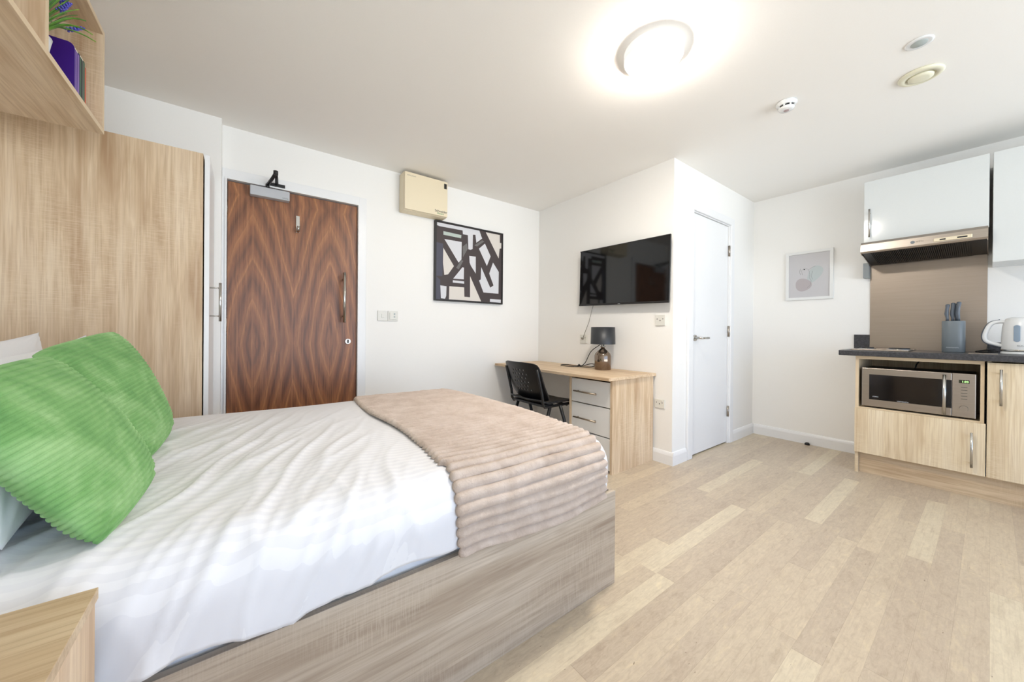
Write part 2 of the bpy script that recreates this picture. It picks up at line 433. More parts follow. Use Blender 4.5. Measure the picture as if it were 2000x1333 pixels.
# skirting boards
def skirt(name, pts):
    b = MB()
    prof = [(0, 0), (.016, 0), (.016, .075), (.012, .088), (.007, .098), (0, .102)]
    (ax, ay), (bx, by), (nx, ny) = pts
    A = [(ax+nx*d, ay+ny*d, z) for d, z in prof]; D = (bx-ax, by-ay, 0)
    b.prism(A, D); return struct(b.build(name, 'gloss_white'))
skirt('baseboard_television', ((XT, 1.66), (XT, YN-.016), (-1, 0)))
skirt('baseboard_corner', ((XT, YN), (2.895, YN), (0, -1)))
skirt('baseboard_bathroom', ((3.76, YN), (XK, YN), (0, -1)))
skirt('baseboard_kitchen', ((XK, YN-.016), (XK, .60), (-1, 0)))
skirt('baseboard_back', ((.815, YD), (XT, YD), (0, -1)))

# ---- entrance door
d = MB().box(DX0, DX1, YD-.002, YD+.042, .006, DZ-.004).build('door_1', 'walnut', None, origin=(DX0, YD, 0)); struct(d)
b = MB(); b.cyl((.63, 3.025, 1.10), (.63, 3.025, 1.49), .0105)
for z in (1.15, 1.44): b.cyl((.63, 3.025, z), (.63, 3.09, z), .007)
b.build('pull_handle', 'chrome', d)
lk = MB().cyl((.669, 3.078, .951), (.669, 3.09, .951), .021, n=32).build('lock', 'steel', d)
b = MB(); b.box(.664, .674, 3.072, 3.079, .938, .964, bev=.002); b.build('thumb_turn', 'black', lk)
for z in (1.865, 1.07, .25):
    b = MB(); b.cyl((DX0-.006, 3.08, z-.05), (DX0-.006, 3.08, z+.05), .008); b.build('hinge', 'chrome', d)
cl = MB().box(.03, .262, 3.03, 3.088, 1.966, 2.032, bev=.006).build('closer_body', 'grey_metal', d)
marks('closer_print', 7, .035, .008, (.218, 3.0298, 1.975), 'y', 'dark_text', cl)
b = MB(); E_ = (.168, 2.885, 2.092)
b.cyl((.13, 3.05, 2.03), (.13, 3.05, 2.062), .012)
b.tube([(.13, 3.05, 2.058), (.15, 2.965, 2.072), E_], .011, 8)
b.tube([E_, (.178, 2.97, 2.088), (.185, 3.062, 2.078)], .010, 8)
b.box(.145, .235, 3.058, 3.074, 2.062, 2.082); b.cyl((E_[0], E_[1], 2.08), (E_[0], E_[1], 2.106), .014)
b.build('closer_arm', 'black', d)
b = MB(); b.box(.306, .331, 3.083, 3.089, 1.76, 1.885, bev=.002); b.tube([(.3185, 3.086, 1.785), (.3185, 3.06, 1.765), (.3185, 3.045, 1.775), (.3185, 3.04, 1.80)], .010, 10)
b.build('coat_hook', 'chrome', d)
# frame and architrave
b = MB()
b.box(DX0-.012, DX0-.003, 3.058, YD+.05, 0, DZ+.012); b.box(DX1+.003, DX1+.012, 3.058, YD+.05, 0, DZ+.012); b.box(DX0-.003, DX1+.003, 3.0582, YD+.05, DZ+.003, DZ+.012)
b.box(DX1+.012, DX1+.07, 3.070, YD, 0, DZ+.075, bev=.004); b.box(-.12, DX1+.014, 3.0702, YD, DZ+.010, DZ+.0752, bev=.003)
b.box(-.12, DX0-.012, 3.070, YD, 0, DZ+.012)
struct(b.build('trim_1', 'gloss_white'))

struct(box('light_blocker_entrance', 'wall', (DX0-.1, DX1+.1, YD+T, YD+T+.05, 0, DZ+.1)))  # unseen panel added behind the entrance door to stop daylight leaking in
struct(box('wall_or_blocker_bathroom', 'wall', (NX0-.1, NX1+.1, YN+T, YN+T+.05, 0, NZ+.1)))  # unseen blocker added behind the bathroom door against light through its gaps
# ---- bathroom door
d2 = MB().box(3.0, NX1-.018, YN+.008, YN+.048, .012, NZ-.01, bev=.001).build('door_2', 'gloss_white', None, origin=(3.0, YN, 0)); struct(d2)
b = MB(); b.cyl((3.045, YN-.004, .998), (3.045, YN+.008, .998), .026, n=32)
b.tube([(3.045, YN, .998), (3.045, YN-.05, .998), (3.06, YN-.056, .998), (3.165, YN-.056, .998)], .0095, 12); b.build('lever_handle', 'chrome', d2)
for z in (1.818, 1.058, .302):
    MB().cyl((3.678, YN-.002, z-.05), (3.678, YN-.002, z+.05), .009).build('hinge', 'steel', d2)
b = MB()
b.box(NX0, 2.997, YN-.004, YN+.1, 0, NZ+.0, ); b.box(NX1-.015, NX1, YN-.004, YN+.1, 0, NZ); b.box(2.997, NX1-.015, YN-.0038, YN+.1, NZ-.007, NZ)
b.box(2.90, NX0+.012, YN-.02, YN, 0, NZ+.068, bev=.005); b.box(NX1-.006, NX1+.062, YN-.02, YN, 0, NZ+.068, bev=.005); b.box(NX0+.008, NX1-.002, YN-.0198, YN, NZ+.001, NZ+.0682, bev=.004)
struct(b.build('trim_2', 'gloss_white'))

# ------------------------------------------------------------------ ceiling fittings
cx, cy = 1.588, .992
lt = thing('ceiling_light', (cx, cy, H), 'round white glowing bulkhead light on the ceiling', 'ceiling light')
b = MB(); b.lathe([(.132, 0), (.136, -.002), (.136, -.038), (.131, -.042)], (cx, cy, H-.0005), 64); b.build('base_ring', 'glow_rim', lt)
b = MB(); b.lathe([(.1308, -.040), (.125, -.050), (.115, -.059), (.10, -.066), (.05, -.074), (.0001, -.076)], (cx, cy, H), 64); b.build('diffuser', 'lamp_glow', lt)
sd = thing('smoke_detector', (2.565, .732, H), 'small white smoke detector with black slots on the ceiling', 'smoke detector')
b = MB(); b.lathe([(.05, 0), (.052, -.012), (.045, -.02), (.045, -.024)], (2.565, .732, H-.0005), 40); b.build('base', 'white_plastic', sd)
b = MB(); b.mi = 1; b.lathe([(.037, -.022), (.037, -.034)], (2.565, .732, H), 40); b.mi = 0
b.lathe([(.041, -.034), (.036, -.044), (.02, -.048), (.0001, -.049)], (2.565, .732, H), 40)
for k in range(8):
    t = 2*PI*k/8; x, y = 2.565+.039*math.cos(t), .732+.039*math.sin(t); b.box(x-.004, x+.004, y-.004, y+.004, H-.036, H-.02)
b.build('sensor_head', ['white_plastic', 'black'], sd)
b = MB(); b.lathe([(.014, -.049), (.013, -.0505), (.0001, -.0505)], (2.565, .732, H), 24); b.build('label_disc', 'red_dot', sd)
v = thing('ceiling_vent', (2.845, .228, H), 'round cream extract vent on the ceiling', 'vent')
b = MB(); b.lathe([(.082, 0), (.084, -.006), (.078, -.012), (.058, -.016), (.055, -.006)], (2.845, .228, H-.0005), 48); b.build('ring', 'vent_cream', v)
b = MB(); b.lathe([(.048, -.008), (.046, -.02), (.03, -.024), (.0001, -.025)], (2.845, .228, H), 48); b.build('valve_disc', 'vent_cream', v)
v = thing('ceiling_sensor', (2.525, .208, H), 'small round flush ceiling sensor with a grey centre', 'sensor')
b = MB(); b.lathe([(.047, 0), (.048, -.003), (.04, -.007), (.031, -.005)], (2.525, .208, H-.0005), 40); b.build('rim', 'white_plastic', v)
b = MB(); b.lathe([(.0305, -.003), (.026, -.008), (.0001, -.009)], (2.525, .208, H), 40); b.build('grille', 'grille', v)

# ------------------------------------------------------------------ wardrobe
w = thing('wardrobe', (-.5, 2.8, 0), 'tall oak wardrobe with a white door beside the entrance', 'wardrobe')
WZ = 2.005
box('side_panel', 'oak_z', (XL+.002, -.182, 2.60, 2.618, .0, WZ), w)
b = MB(); b.box(XL+.002, -.182, 2.976, 2.994, 0, WZ); b.box(XL+.002, -.182, 2.618, 2.976, WZ-.018, WZ); b.box(XL+.002, XL+.012, 2.618, 2.976, .08, WZ-.018); b.box(XL+.002, -.2, 2.618, 2.976, .06, .08)
b.build('carcass', 'oak_z', w)
dr = box('door', 'gloss_white', (-.176, -.154, 2.603, 2.992, .06, WZ-.002), w, .001)
b = MB(); hy = 2.655; b.cyl((-.108, hy, 1.085), (-.108, hy, 1.305), .0065)
for z in (1.115, 1.275): b.cyl((-.108, hy, z), (-.154, hy, z), .0045)
b.build('handle', 'chrome', dr)

# ------------------------------------------------------------------ wall shelf over the bed
s = thing('wall_shelf', (-.66, 1.6, 1.84), 'oak box shelf mounted high on the wall above the bed', 'shelf')
SX0, SX1, SY0, SY1, SZ0, SZ1, t_ = XL+.002, -.466, .95, 2.2, 1.84, 2.258, .018
box('bottom_panel', 'oak_y', (SX0, SX1, SY0, SY1, SZ0, SZ0+t_), s)
box('top_panel', 'oak_y', (SX0, SX1, SY0, SY1, SZ1-t_, SZ1), s)
for y in (SY0, 1.655, SY1-t_): box('upright_panel', 'oak_z', (SX0, SX1, y, y+t_, SZ0+t_, SZ1-t_), s)
b = MB(); e = .0012
b.box(SX1, SX1+e, SY0, SY1, SZ0, SZ0+t_); b.box(SX1, SX1+e, SY0, SY1, SZ1-t_, SZ1)
for y in (SY0, 1.655, SY1-t_): b.box(SX1, SX1+e, y, y+t_, SZ0+t_, SZ1-t_)
b.build('edge_band', 'ply_core', s)
box('back_panel', 'oak_z', (SX0-.0015, SX0, SY0+t_, SY1-t_, SZ0+t_, SZ1-t_), s)
# books
def book(name, y0, y1, ztop, cover, label, spine=None, xd=.14, xs=-.485):
    o = thing(name, (xs-xd/2, (y0+y1)/2, SZ0+t_), label, 'book', 'books on the wall shelf')
    zb = SZ0+t_; r = .018; xb = xs-xd
    def outline(x1, zt, rr): return [(xb, zb), (x1, zb)]+[(x1-rr+rr*math.sin(a), zt-rr+rr*math.cos(a)) for a in [PI/2*(1-i/6) for i in range(7)]]+[(xb, zt)]
    c = MB(); g = .0025
    for a, c_ in ((y0, y0+g), (y1-g, y1)): c.prism([(x, a, z) for x, z in outline(xs, ztop, r)], (0, c_-a, 0))
    for (bx0, bx1, yy0, yy1) in ((xs-g, xs, y0+g, y1-g),): c.box(bx0, bx1, yy0, yy1, zb, ztop-r)
    c.build('cover', cover, o)
    box('pages', 'pages', (xb+.003, xs-g-.001, y0+g+.0005, y1-g-.0005, zb+.001, ztop-.006), o)
    if spine:
        k = MB()
        for yy0, yy1 in spine[1]: k.box(xs, xs+.0008, yy0, yy1, zb+.002, ztop-.02)
        k.build('spine_band', spine[0], o)
    return o
book('book', 1.955, 2.005, 2.052, 'purple', 'thick purple book with lilac spine stripes on the wall shelf', ('lilac', ((1.962, 1.972), (1.982, 1.996))))
book('book', 2.008, 2.058, 2.056, 'green_book', 'dark green book with a black spine band on the wall shelf', ('black_band', ((2.022, 2.034),)))
book('book', 2.061, 2.072, 2.042, 'orange_book', 'thin orange book at the far end of the book row', None)
# plant
pl = thing('potted_lavender', (-.535, 1.765, SZ0+t_), 'artificial lavender with long leaves in a white pot on the wall shelf', 'plant')
pc = (-.535, 1.765, SZ0+t_)
MB().lathe([(.034, 0), (.038, .004), (.048, .07), (.051, .085), (.046, .085), (.043, .07)], pc, 32).build('pot', 'pot', pl)
MB().lathe([(.043, .068), (.02, .074), (.0001, .075)], pc, 24).build('soil', 'art_dark', pl)
def blade(b, base, tip, w, sag=.0):
    base = Vector(base); tip = Vector(tip); d = tip-base; side = d.cross(Vector((0, 0, 1))).normalized() if abs(d.normalized().z) < .98 else Vector((0, 1, 0))
    n = 8; L = []; Rr = []
    for i in range(n+1):
        t = i/n; p = base+d*t+Vector((0, 0, 1))*sag*4*t*(1-t); ww = w*(math.sin(PI*min(1, t*.85+.15))**.7)*(1-t*.6)
        if i == n: ww = .0004
        L.append(b.bm.verts.new(p+side*ww)); Rr.append(b.bm.verts.new(p-side*ww)); 
    Mid = [b.bm.verts.new((l.co+r.co)/2-Vector((0, 0, .0025))) for l, r in zip(L, Rr)]
    for i in range(n):
        for A, B in ((L, Mid), (Mid, Rr)):
            f = b.bm.faces.new((A[i], B[i], B[i+1], A[i+1])); f.smooth = True
tips = [(-.40, 1.80, 2.0, .03), (-.392, 1.71, 1.985, .035), (-.44, 1.73, 2.10, .02), (-.47, 1.80, 2.15, .015), (-.52, 1.72, 2.17, .01), (-.50, 1.78, 2.2, .0),
        (-.56, 1.80, 2.16, .01), (-.60, 1.70, 2.12, .02), (-.62, 1.82, 2.08, .03), (-.45, 1.84, 2.09, .02), (-.58, 1.77, 2.2, 0), (-.49, 1.86, 2.05, .02), (-.53, 1.83, 2.19, 0),
        (-.43, 1.77, 2.07, .02), (-.63, 1.76, 2.14, .01), (-.48, 1.75, 2.13, .01), (-.41, 1.75, 2.03, .03), (-.46, 1.77, 2.17, .01)]
for q in range(18):
    tips.append((-.53+random.uniform(-.10, .13), 1.80+random.uniform(-.07, .10), 2.02+random.uniform(0, .16), random.uniform(0, .03)))
for i, tp in enumerate(tips):
    tp = (tp[0], max(1.735, tp[1]), min(2.19, tp[2]), tp[3]); b = MB(); a = random.random()*6.28; blade(b, (pc[0]+.016*math.cos(a), pc[1]+.016*math.sin(a), pc[2]+.072), tp[:3], .0075, tp[3])
    o = b.build('leaf', 'leaf', pl); o.modifiers.new('s', 'SOLIDIFY').thickness = .0008
for (tx, ty, tz) in ((-.43, 1.80, 2.03), (-.455, 1.79, 2.09), (-.47, 1.77, 2.16), (-.46, 1.79, 2.12), (-.55, 1.80, 2.17)):
    b = MB(); bs = Vector((pc[0], pc[1], pc[2]+.072)); tp = Vector((tx, ty, tz)); b.mi = 0; b.tube([bs, (bs+tp)/2+Vector((0, 0, .012)), tp], .0012, 6)
    d_ = (tp-bs).normalized(); b.mi = 1
    for k in range(34):
        q = tp-d_*.045*(k/34); r_ = .007; ang = k*2.4
        q = q+Vector((math.cos(ang), math.sin(ang), 0))*r_*(.5+.5*k/34)
        mm = Matrix.Translation(q); ret = bmesh.ops.create_icosphere(b.bm, subdivisions=1, radius=.0034, matrix=mm)
        for vv in ret['verts']:
            for f in vv.link_faces: f.material_index = 1
    b.build('flower_stem', ['leaf', 'lavender'], pl)

# ------------------------------------------------------------------ bed
bed = thing('bed', (.2, 1.65, 0), 'double bed with a grey oak panel base', 'bed')
BX0, BX1, BY0, BY1, RZ = XL+.01, 1.24, .93, 2.40, .383
box('side_rail', 'oak_bed', (BX0, BX1, BY0, BY0+.018, .0, RZ), bed, .001)
box('side_rail', 'oak_bed', (BX0, BX1, BY1-.018, BY1, .0, RZ), bed, .001)
box('foot_board', 'oak_bed', (BX1-.018, BX1-.0005, BY0+.0185, BY1-.0185, .0, RZ), bed)
MB().box(BX0+.01, BX1-.03, BY0+.03, BY1-.03, .18, .545, bev=.04, seg=4).build('mattress', 'linen', bed)
# duvet surface: unfolded coordinates (a, b) draped over the mattress
RR = .115; ZT = .612
IX0, IX1, IY0, IY1 = BX0+.01, 1.232-RR, .905+RR, 2.425-RR
def drape(a, b, off=0.0, lift=0.0):
    ca = min(max(a, IX0), IX1); cb = min(max(b, IY0), IY1)
    dx, dy = a-ca, b-cb; m = max(abs(dx), abs(dy)); h = math.hypot(dx, dy)
    if m < 1e-9: return Vector((a, b, ZT+off))
    ux, uy = dx/h, dy/h; r = m
    if r < RR*PI/2:
        t = r/RR; P = Vector((ca+ux*RR*math.sin(t), cb+uy*RR*math.sin(t), ZT-RR*(1-math.cos(t)))); N = Vector((ux*math.sin(t), uy*math.sin(t), math.cos(t)))
    else:
        P = Vector((ca+ux*RR, cb+uy*RR, ZT-RR-(r-RR*PI/2))); N = Vector((ux, uy, 0))
    return P+N*off
def wrinkle(a, b):
    # long folds fanning out from the cushions, finer crumples by the near edge
    ang = math.radians(64); u = a*math.cos(ang)+b*math.sin(ang); v = -a*math.sin(ang)+b*math.cos(ang)
    fan = max(0, min(1, (.55-a)/.5))*max(0, min(1, (2.3-b)/.7))
    n1 = 1-abs(mn.noise(Vector((u*2.2, v*13+.6*mn.noise(Vector((u*3, v*3, 4))), 1.3))))*2.2
    n2 = 1-abs(mn.noise(Vector((u*3.5+5, v*24, 7.7))))*2.2
    n3 = mn.noise(Vector((a*2.2, b*2.2, 9)))
    near = max(0, min(1, (1.35-b)/.3))
    h = fan*(max(0, n1)**2*.011+max(0, n2)**2*.0045)+n3*.010
    n4 = 1-abs(mn.noise(Vector((a*9, b*3.0, 3.1))))*2.4
    h += near*max(0, n4)**2*.005
    return h
def crown(a, b):
    x = (a-IX0)/(IX1-IX0); y = (b-IY0)/(IY1-IY0)
    return .016*max(0, math.sin(PI*min(1, max(0, y))))**.6
def hem(a): return .008*math.sin(a*7+1)+.006*math.sin(a*17)+.004*math.sin(a*31)
A0, A1 = BX0+.012, IX1+RR*PI/2+.075; B0, B1 = IY0-RR*PI/2-.074, IY1+RR*PI/2+.06
b = MB()
def dfn(i, j):
    a = A0+(A1-A0)*i; bb = B0+(B1-B0)*j
    if j < .06: bb -= hem(a)*(1-j/.06)
    if i > .97: a += hem(bb*1.3)*((i-.97)/.03)*.3
    return drape(a, bb, wrinkle(a, bb)+crown(a, bb))
b.grid(dfn, 260, 240)
dv = b.build('duvet', 'duvet'); tag(dv, 'white satin striped duvet spread over the bed', 'duvet')
md = dv.modifiers.new('s', 'SOLIDIFY'); md.thickness = .006; md.offset = -1

# blanket with plush ribs
b = MB(); RIB = .0315
def ripple(x): return abs(math.sin(PI*x))**.55
lb0, lb1 = IY0-RR*PI/2-.115, IY1+RR*.7
def bfn(i, j, side=1):
    bb = lb0+(lb1-lb0)*j; q = bb/RIB; rp = ripple(q)
    t = (bb-IY0)/(IY1-IY0)
    aL = .505+.018*math.sin(bb*5.2+.4)+(.045 if t > .6 else 0)*(t-.6)/.4+.03*max(0, 1-abs(bb-1.75)/.3)*0
    if bb < IY0: aL = .512+.02*math.sin((bb-IY0)*9)
    near = max(0, min(1, (1.05-bb)/.18)); aR = 1.232-.095*(lambda q_: q_*q_*(3-2*q_))(max(0, min(1, (1.75-bb)/.6)))+.010*mn.noise(Vector((bb*6, 2, 1)))
    aL -= .010*rp; aR += .012*rp
    a = aL+(aR-aL)*i
    ed = min(i, 1-i)*(aR-aL); edge = min(1, ed/.012)**.5
    tq = Vector((a*34, bb*34, 0)); f = mn.noise(tq)*.0022+mn.noise(tq*2.7)*.0016+mn.noise(Vector((a*5, bb*3, 5)))*.004
    wob = .004*mn.noise(Vector((a*6, bb*1.5, 0)))
    off = .006+crown(a, bb)+max(0, wrinkle(a, bb))*.4+(.0165*ripple((bb+wob)/RIB)+f)*edge
    j_ = min(j, 1-j)*(lb1-lb0); off *= 1 if j_ > .01 else (.6+.4*j_/.01)
    bb2 = bb-(.012*math.sin(a*9)+.01*mn.noise(Vector((a*8, 0, 0))) if j < .12 else 0)*(1-j/.12)
    return drape(a, bb2, off)
g = b.grid(bfn, 170, 620)
bk = b.build('throw_blanket', 'blanket'); tag(bk, 'cream ribbed fleece throw laid over the foot of the bed', 'blanket')
md = bk.modifiers.new('s', 'SOLIDIFY'); md.thickness = .012; md.offset = -.9

# cushions and pillows
def pillow(name, P, thick, mat, label, ribs=0, cat='cushion', group=None, seed=0, nu=50, nv=60, pinch=.06):
    P3, P2, P1, P4 = [Vector(p) for p in P]      # bottom near, bottom far, top far, top near
    nrm = (P2-P3).cross(P4-P3).normalized()
    if ribs: nv = ribs*8
    def pt(i, j, sgn):
        u, v = i*2-1, j*2-1
        # pinched outline: edges bow inwards between the corners
        uu = u*(1-pinch*(1-v*v)); vv = v*(1-pinch*(1-u*u))
        if ribs: uu = u*math.sqrt(1-.12*v**4); vv = v*math.sqrt(1-.12*u**4)
        rp = 0
        if ribs:
            rp = abs(math.sin(PI*j*ribs))**.6; uu *= 1+.012*(rp-1)
            vv = vv
        x = (uu+1)/2; y = (vv+1)/2
        base = P3*(1-x)*(1-y)+P2*x*(1-y)+P1*x*y+P4*(1-x)*y
        prof = (max(0, 1-abs(u)**2.4)**.62)*(max(0, 1-abs(v)**2.4)**.62)
        nz = mn.noise(Vector((u*1.3+seed, v*1.3, seed)))*.10+mn.noise(Vector((u*3+seed, v*3, sgn)))*.05
        cr = 0
        for (cu, cv) in ((1, -1), (-1, -1), (1, 1), (-1, 1)):
            d = math.hypot(u-cu, v-cv)
            if d < .8: cr += .004*math.sin(math.atan2(v-cv, u-cu)*14+seed)*(1-d/.8)*min(1, d*4)
        h = thick/2*prof*(1+nz)+cr*(prof > 0.02)
        if ribs: h += .0036*rp*min(1, prof*6)
        return base+nrm*(h*sgn)
    b = MB()
    for sgn in (1, -1): b.grid(lambda i, j: pt(i, j, sgn), nu, nv)
    bmesh.ops.remove_doubles(b.bm, verts=b.bm.verts, dist=.0003)
    o = b.build(name, mat); return tag(o, label, cat, group)
ZB = ZT+.03
pillow('pillow', [(-.335, 1.03, ZB+.01), (-.36, 1.58, ZB+.02), (-.62, 1.56, .955), (-.66, .99, .93)], .21, 'linen', 'white pillow nearest the camera, behind the front green cushion', cat='pillow', seed=1, pinch=.04)
pillow('pillow', [(-.42, 1.66, ZB+.05), (-.42, 2.26, ZB+.05), (-.525, 2.26, 1.012), (-.60, 1.66, .945)], .13, 'linen', 'white pillow leaning behind the rear green cushion', cat='pillow', seed=2, pinch=.10)
pillow('pillow', [(-.585, 1.60, ZB+.05), (-.585, 2.24, ZB+.05), (-.648, 2.26, 1.022), (-.75, 1.60, .965)], .12, 'linen', 'white pillow against the wall, behind the other far pillow', cat='pillow', seed=3, pinch=.10)
pillow('cushion', [(-.215, 1.0, ZB-.024), (-.195, 1.43, ZB-.016), (-.42, 1.52, .972), (-.41, 1.0, .948)], .13, 'green', 'green ribbed plush cushion in front, nearest the camera', 32, group=None, seed=4)
pillow('cushion', [(-.23, 1.53, ZB-.012), (-.23, 2.03, ZB-.012), (-.395, 2.03, 1.038), (-.47, 1.545, .972)], .13, 'green', 'green ribbed plush cushion at the back, by the wardrobe', 34, group=None, seed=6)

# ------------------------------------------------------------------ bedside cabinet
ns = thing('bedside_table', (-.5, .64, 0), 'oak bedside cabinet at the near left corner of the bed', 'bedside table')
NXR, NY0, NY1, NZT = -.186, .42, .865, .62
box('top', 'oak_x', (XL+.004, NXR, NY0, NY1, NZT-.018, NZT), ns, .0006)
b = MB(); b.box(XL+.004, NXR-.02, NY0+.002, NY0+.02, 0, NZT-.018); b.box(XL+.004, NXR-.02, NY1-.02, NY1-.002, 0, NZT-.018); b.box(XL+.004, XL+.02, NY0+.02, NY1-.02, .05, NZT-.018); b.box(XL+.004, NXR-.02, NY0+.02, NY1-.02, .04, .058)
b.build('carcass', 'oak_z2', ns)
b = MB(); b.box(NXR-.019, NXR-.003, NY0+.003, NY1-.003, .05, NZT-.02, bev=.001); b.build('door', 'oak_z2', ns)

# ------------------------------------------------------------------ distribution box, painting, switches on the back wall
db = thing('consumer_unit', (1.28, 3.03, 2.06), 'cream metal electrical distribution box up by the ceiling', 'fuse box')
b = MB(); b.box(1.078, 1.478, 2.985, 3.088, 2.068, 2.392, bev=.004); b.build('casing', 'cream', db)
cv = MB().box(1.08, 1.476, 2.96, 2.984, 2.072, 2.388, bev=.004).build('cover', 'cream', db)
text('logo_print', 'Schneider', .03, (1.352, 2.9592, 2.102), ROT_Y, 'dark_text', cv)
text('logo_print', 'Electric', .022, (1.375, 2.9592, 2.084), ROT_Y, 'green_text', cv)
marks('label_print', 11, .075, .008, (1.10, 2.96, 2.355), 'y', 'dark_text', cv)
b = MB(); b.box(1.44, 1.466, 2.9585, 2.961, 2.322, 2.368); b.build('switch_window', 'black', cv)

pt = thing('abstract_painting', (1.79, 3.07, 1.32), 'black framed abstract painting of dark bars on white', 'painting')
px0, px1, pz0, pz1, py = 1.403, 2.165, 1.322, 2.062, 3.055
b = MB(); f_ = .012
b.box(px0, px0+f_, py, 3.089, pz0, pz1); b.box(px1-f_, px1, py, 3.089, pz0, pz1); b.box(px0+f_, px1-f_, py, 3.089, pz0, pz0+f_); b.box(px0+f_, px1-f_, py, 3.089, pz1-f_, pz1)
b.build('frame', 'black_frame', pt)
ARTUV = [(5, [(0, 0.266), (0.094, 0.273), (0.088, 0.696), (0, 0.701)]), (5, [(0, 0.701), (0.059, 0.749), (0.059, 0.999), (0, 1)]), (1, [(0.01, 0.009), (0.628, 0.009), (0.672, 0.111), (0.581, 0.184), (0.566, 0.077), (0.527, 0.082), (0.524, 0.28), (0.492, 0.295), (0.459, 0.292), (0.45, 0.101), (0.376, 0.102), (0.371, 0.051), (0.05, 0.055), (0.01, 0.048)]), (3, [(0.097, 0.109), (0.354, 0.118), (0.349, 0.161), (0.097, 0.156)]), (1, [(0.111, 0.21), (0.359, 0.21), (0.357, 0.444), (0.315, 0.493)]), (2, [(0.097, 0.326), (0.248, 0.548), (0.167, 0.665), (0.113, 0.677), (0.094, 0.52)]), (1, [(0.474, 0.379), (0.573, 0.379), (0.575, 0.612), (0.5, 0.515), (0.479, 0.471)]), (1, [(0.717, 0.175), (0.812, 0.342), (0.751, 0.486), (0.622, 0.26)]), (2, [(0.729, 0.012), (0.963, 0.012), (0.964, 0.124), (0.991, 0.123), (0.989, 0.201), (0.962, 0.209), (0.946, 0.354)]), (1, [(0.66, 0.513), (0.809, 0.788), (0.863, 0.752), (0.79, 0.589), (0.852, 0.425), (0.95, 0.549), (0.947, 0.864), (0.699, 0.865), (0.627, 0.702), (0.654, 0.687)]), (1, [(0.372, 0.548), (0.395, 0.551), (0.393, 0.71), (0.239, 0.714)]), (1, [(0.234, 0.736), (0.399, 0.737), (0.399, 0.768), (0.233, 0.767)]), (2, [(0.184, 0.82), (0.4, 0.818), (0.404, 0.944), (0.489, 0.946), (0.487, 0.655), (0.663, 0.993), (0.18, 0.993)]), (1, [(0.059, 0.819), (0.145, 0.824), (0.141, 0.95), (0.126, 0.989), (0.068, 0.986)]), (1, [(0.806, 0.948), (0.989, 0.949), (0.988, 0.994), (0.805, 0.991)]), (4, [(0.433, 0.216), (0.448, 0.288), (0.378, 0.415), (0.372, 0.269)]), (4, [(0.547, 0.226), (0.672, 0.135), (0.706, 0.147), (0.591, 0.235)]), (4, [(0.278, 0.568), (0.351, 0.454), (0.383, 0.46), (0.319, 0.583)])]
b = MB(); b.box(px0+f_, px1-f_, py+.008, 3.088, pz0+f_, pz1-f_, mat=0)
for k, (mi, poly) in enumerate(ARTUV):
    b.mi = mi; yy = py+.0078-.00012*(k+1)
    vs = [b.bm.verts.new((px0+f_+(px1-px0-2*f_)*u, yy, pz1-f_-(pz1-pz0-2*f_)*v)) for u, v in poly]
    f = b.bm.faces.new(vs); f.material_index = mi
b.build('canvas', ['art_dark', 'art_light', 'art_cream', 'art_green', 'art_grey', 'art_blue'], pt)

def plate(name, label, cat, corner, axis, w, h, kind, group=None):
    # axis 'y': plate on a wall facing -y ; 'x': plate on a wall facing -x
    x, y, z = corner; o = thing(name, (x, y, z), label, cat, group)
    def B(b, u0, u1, d0, d1, v0, v1, bev=0):
        if axis == 'y': b.box(x+u0, x+u1, y-d1, y-d0, z+v0, z+v1, bev=bev)
        else: b.box(x-d1, x-d0, y-u1, y-u0, z+v0, z+v1, bev=bev)
    b = MB(); B(b, 0, w, .0, .009, 0, h, .002); b.build('face_plate', 'switch', o)
    if kind == 'rocker':
        for k in (0,):
            b = MB(); B(b, w*.38, w*.62, .009, .013, h*.32, h*.68, .001); b.build('rocker', 'switch', o)
    if kind == 'keycard':
        b = MB(); B(b, w*.15, w*.85, .009, .016, h*.15, h*.85, .002); b.build('module', 'switch', o)
        b = MB(); B(b, w*.55, w*.7, .016, .018, h*.6, h*.78); B(b, w*.55, w*.7, .016, .018, h*.35, h*.5); b.build('button', 'grille', o)
    if kind == 'socket':
        b = MB()
        for u0, v0, u1, v1 in ((.16, .58, .24, .66), (.46, .42, .54, .54), (.74, .58, .82, .66)): B(b, w*u0, w*u1, .0088, .0094, h*v0, h*v1)
        b.build('pin_hole', 'black', o)
        b = MB(); B(b, w*.7, w*.85, .009, .012, h*.75, h*.92, .001); b.build('rocker', 'switch', o)
    return o
plate('light_switch', 'white light switch, left of the two plates beside the entrance door', 'switch', (.90, YD-.0005, 1.122), 'y', .084, .086, 'rocker')
plate('wall_control', 'white control plate, right of the two beside the entrance door', 'switch', (.986, YD-.0005, 1.122), 'y', .084, .086, 'keycard')
plate('wall_socket', 'white wall socket right under the television corner', 'socket', (XT-.0005, 1.636, 1.097), 'x', .085, .086, 'socket')
plate('wall_socket', 'white wall socket low beside the desk end', 'socket', (XT-.0005, 1.636, .434), 'x', .085, .07, 'socket')
plate('wall_socket', 'white wall socket behind the table lamp', 'socket', (XT-.0005, 2.449, .93), 'x', .086, .086, 'socket')

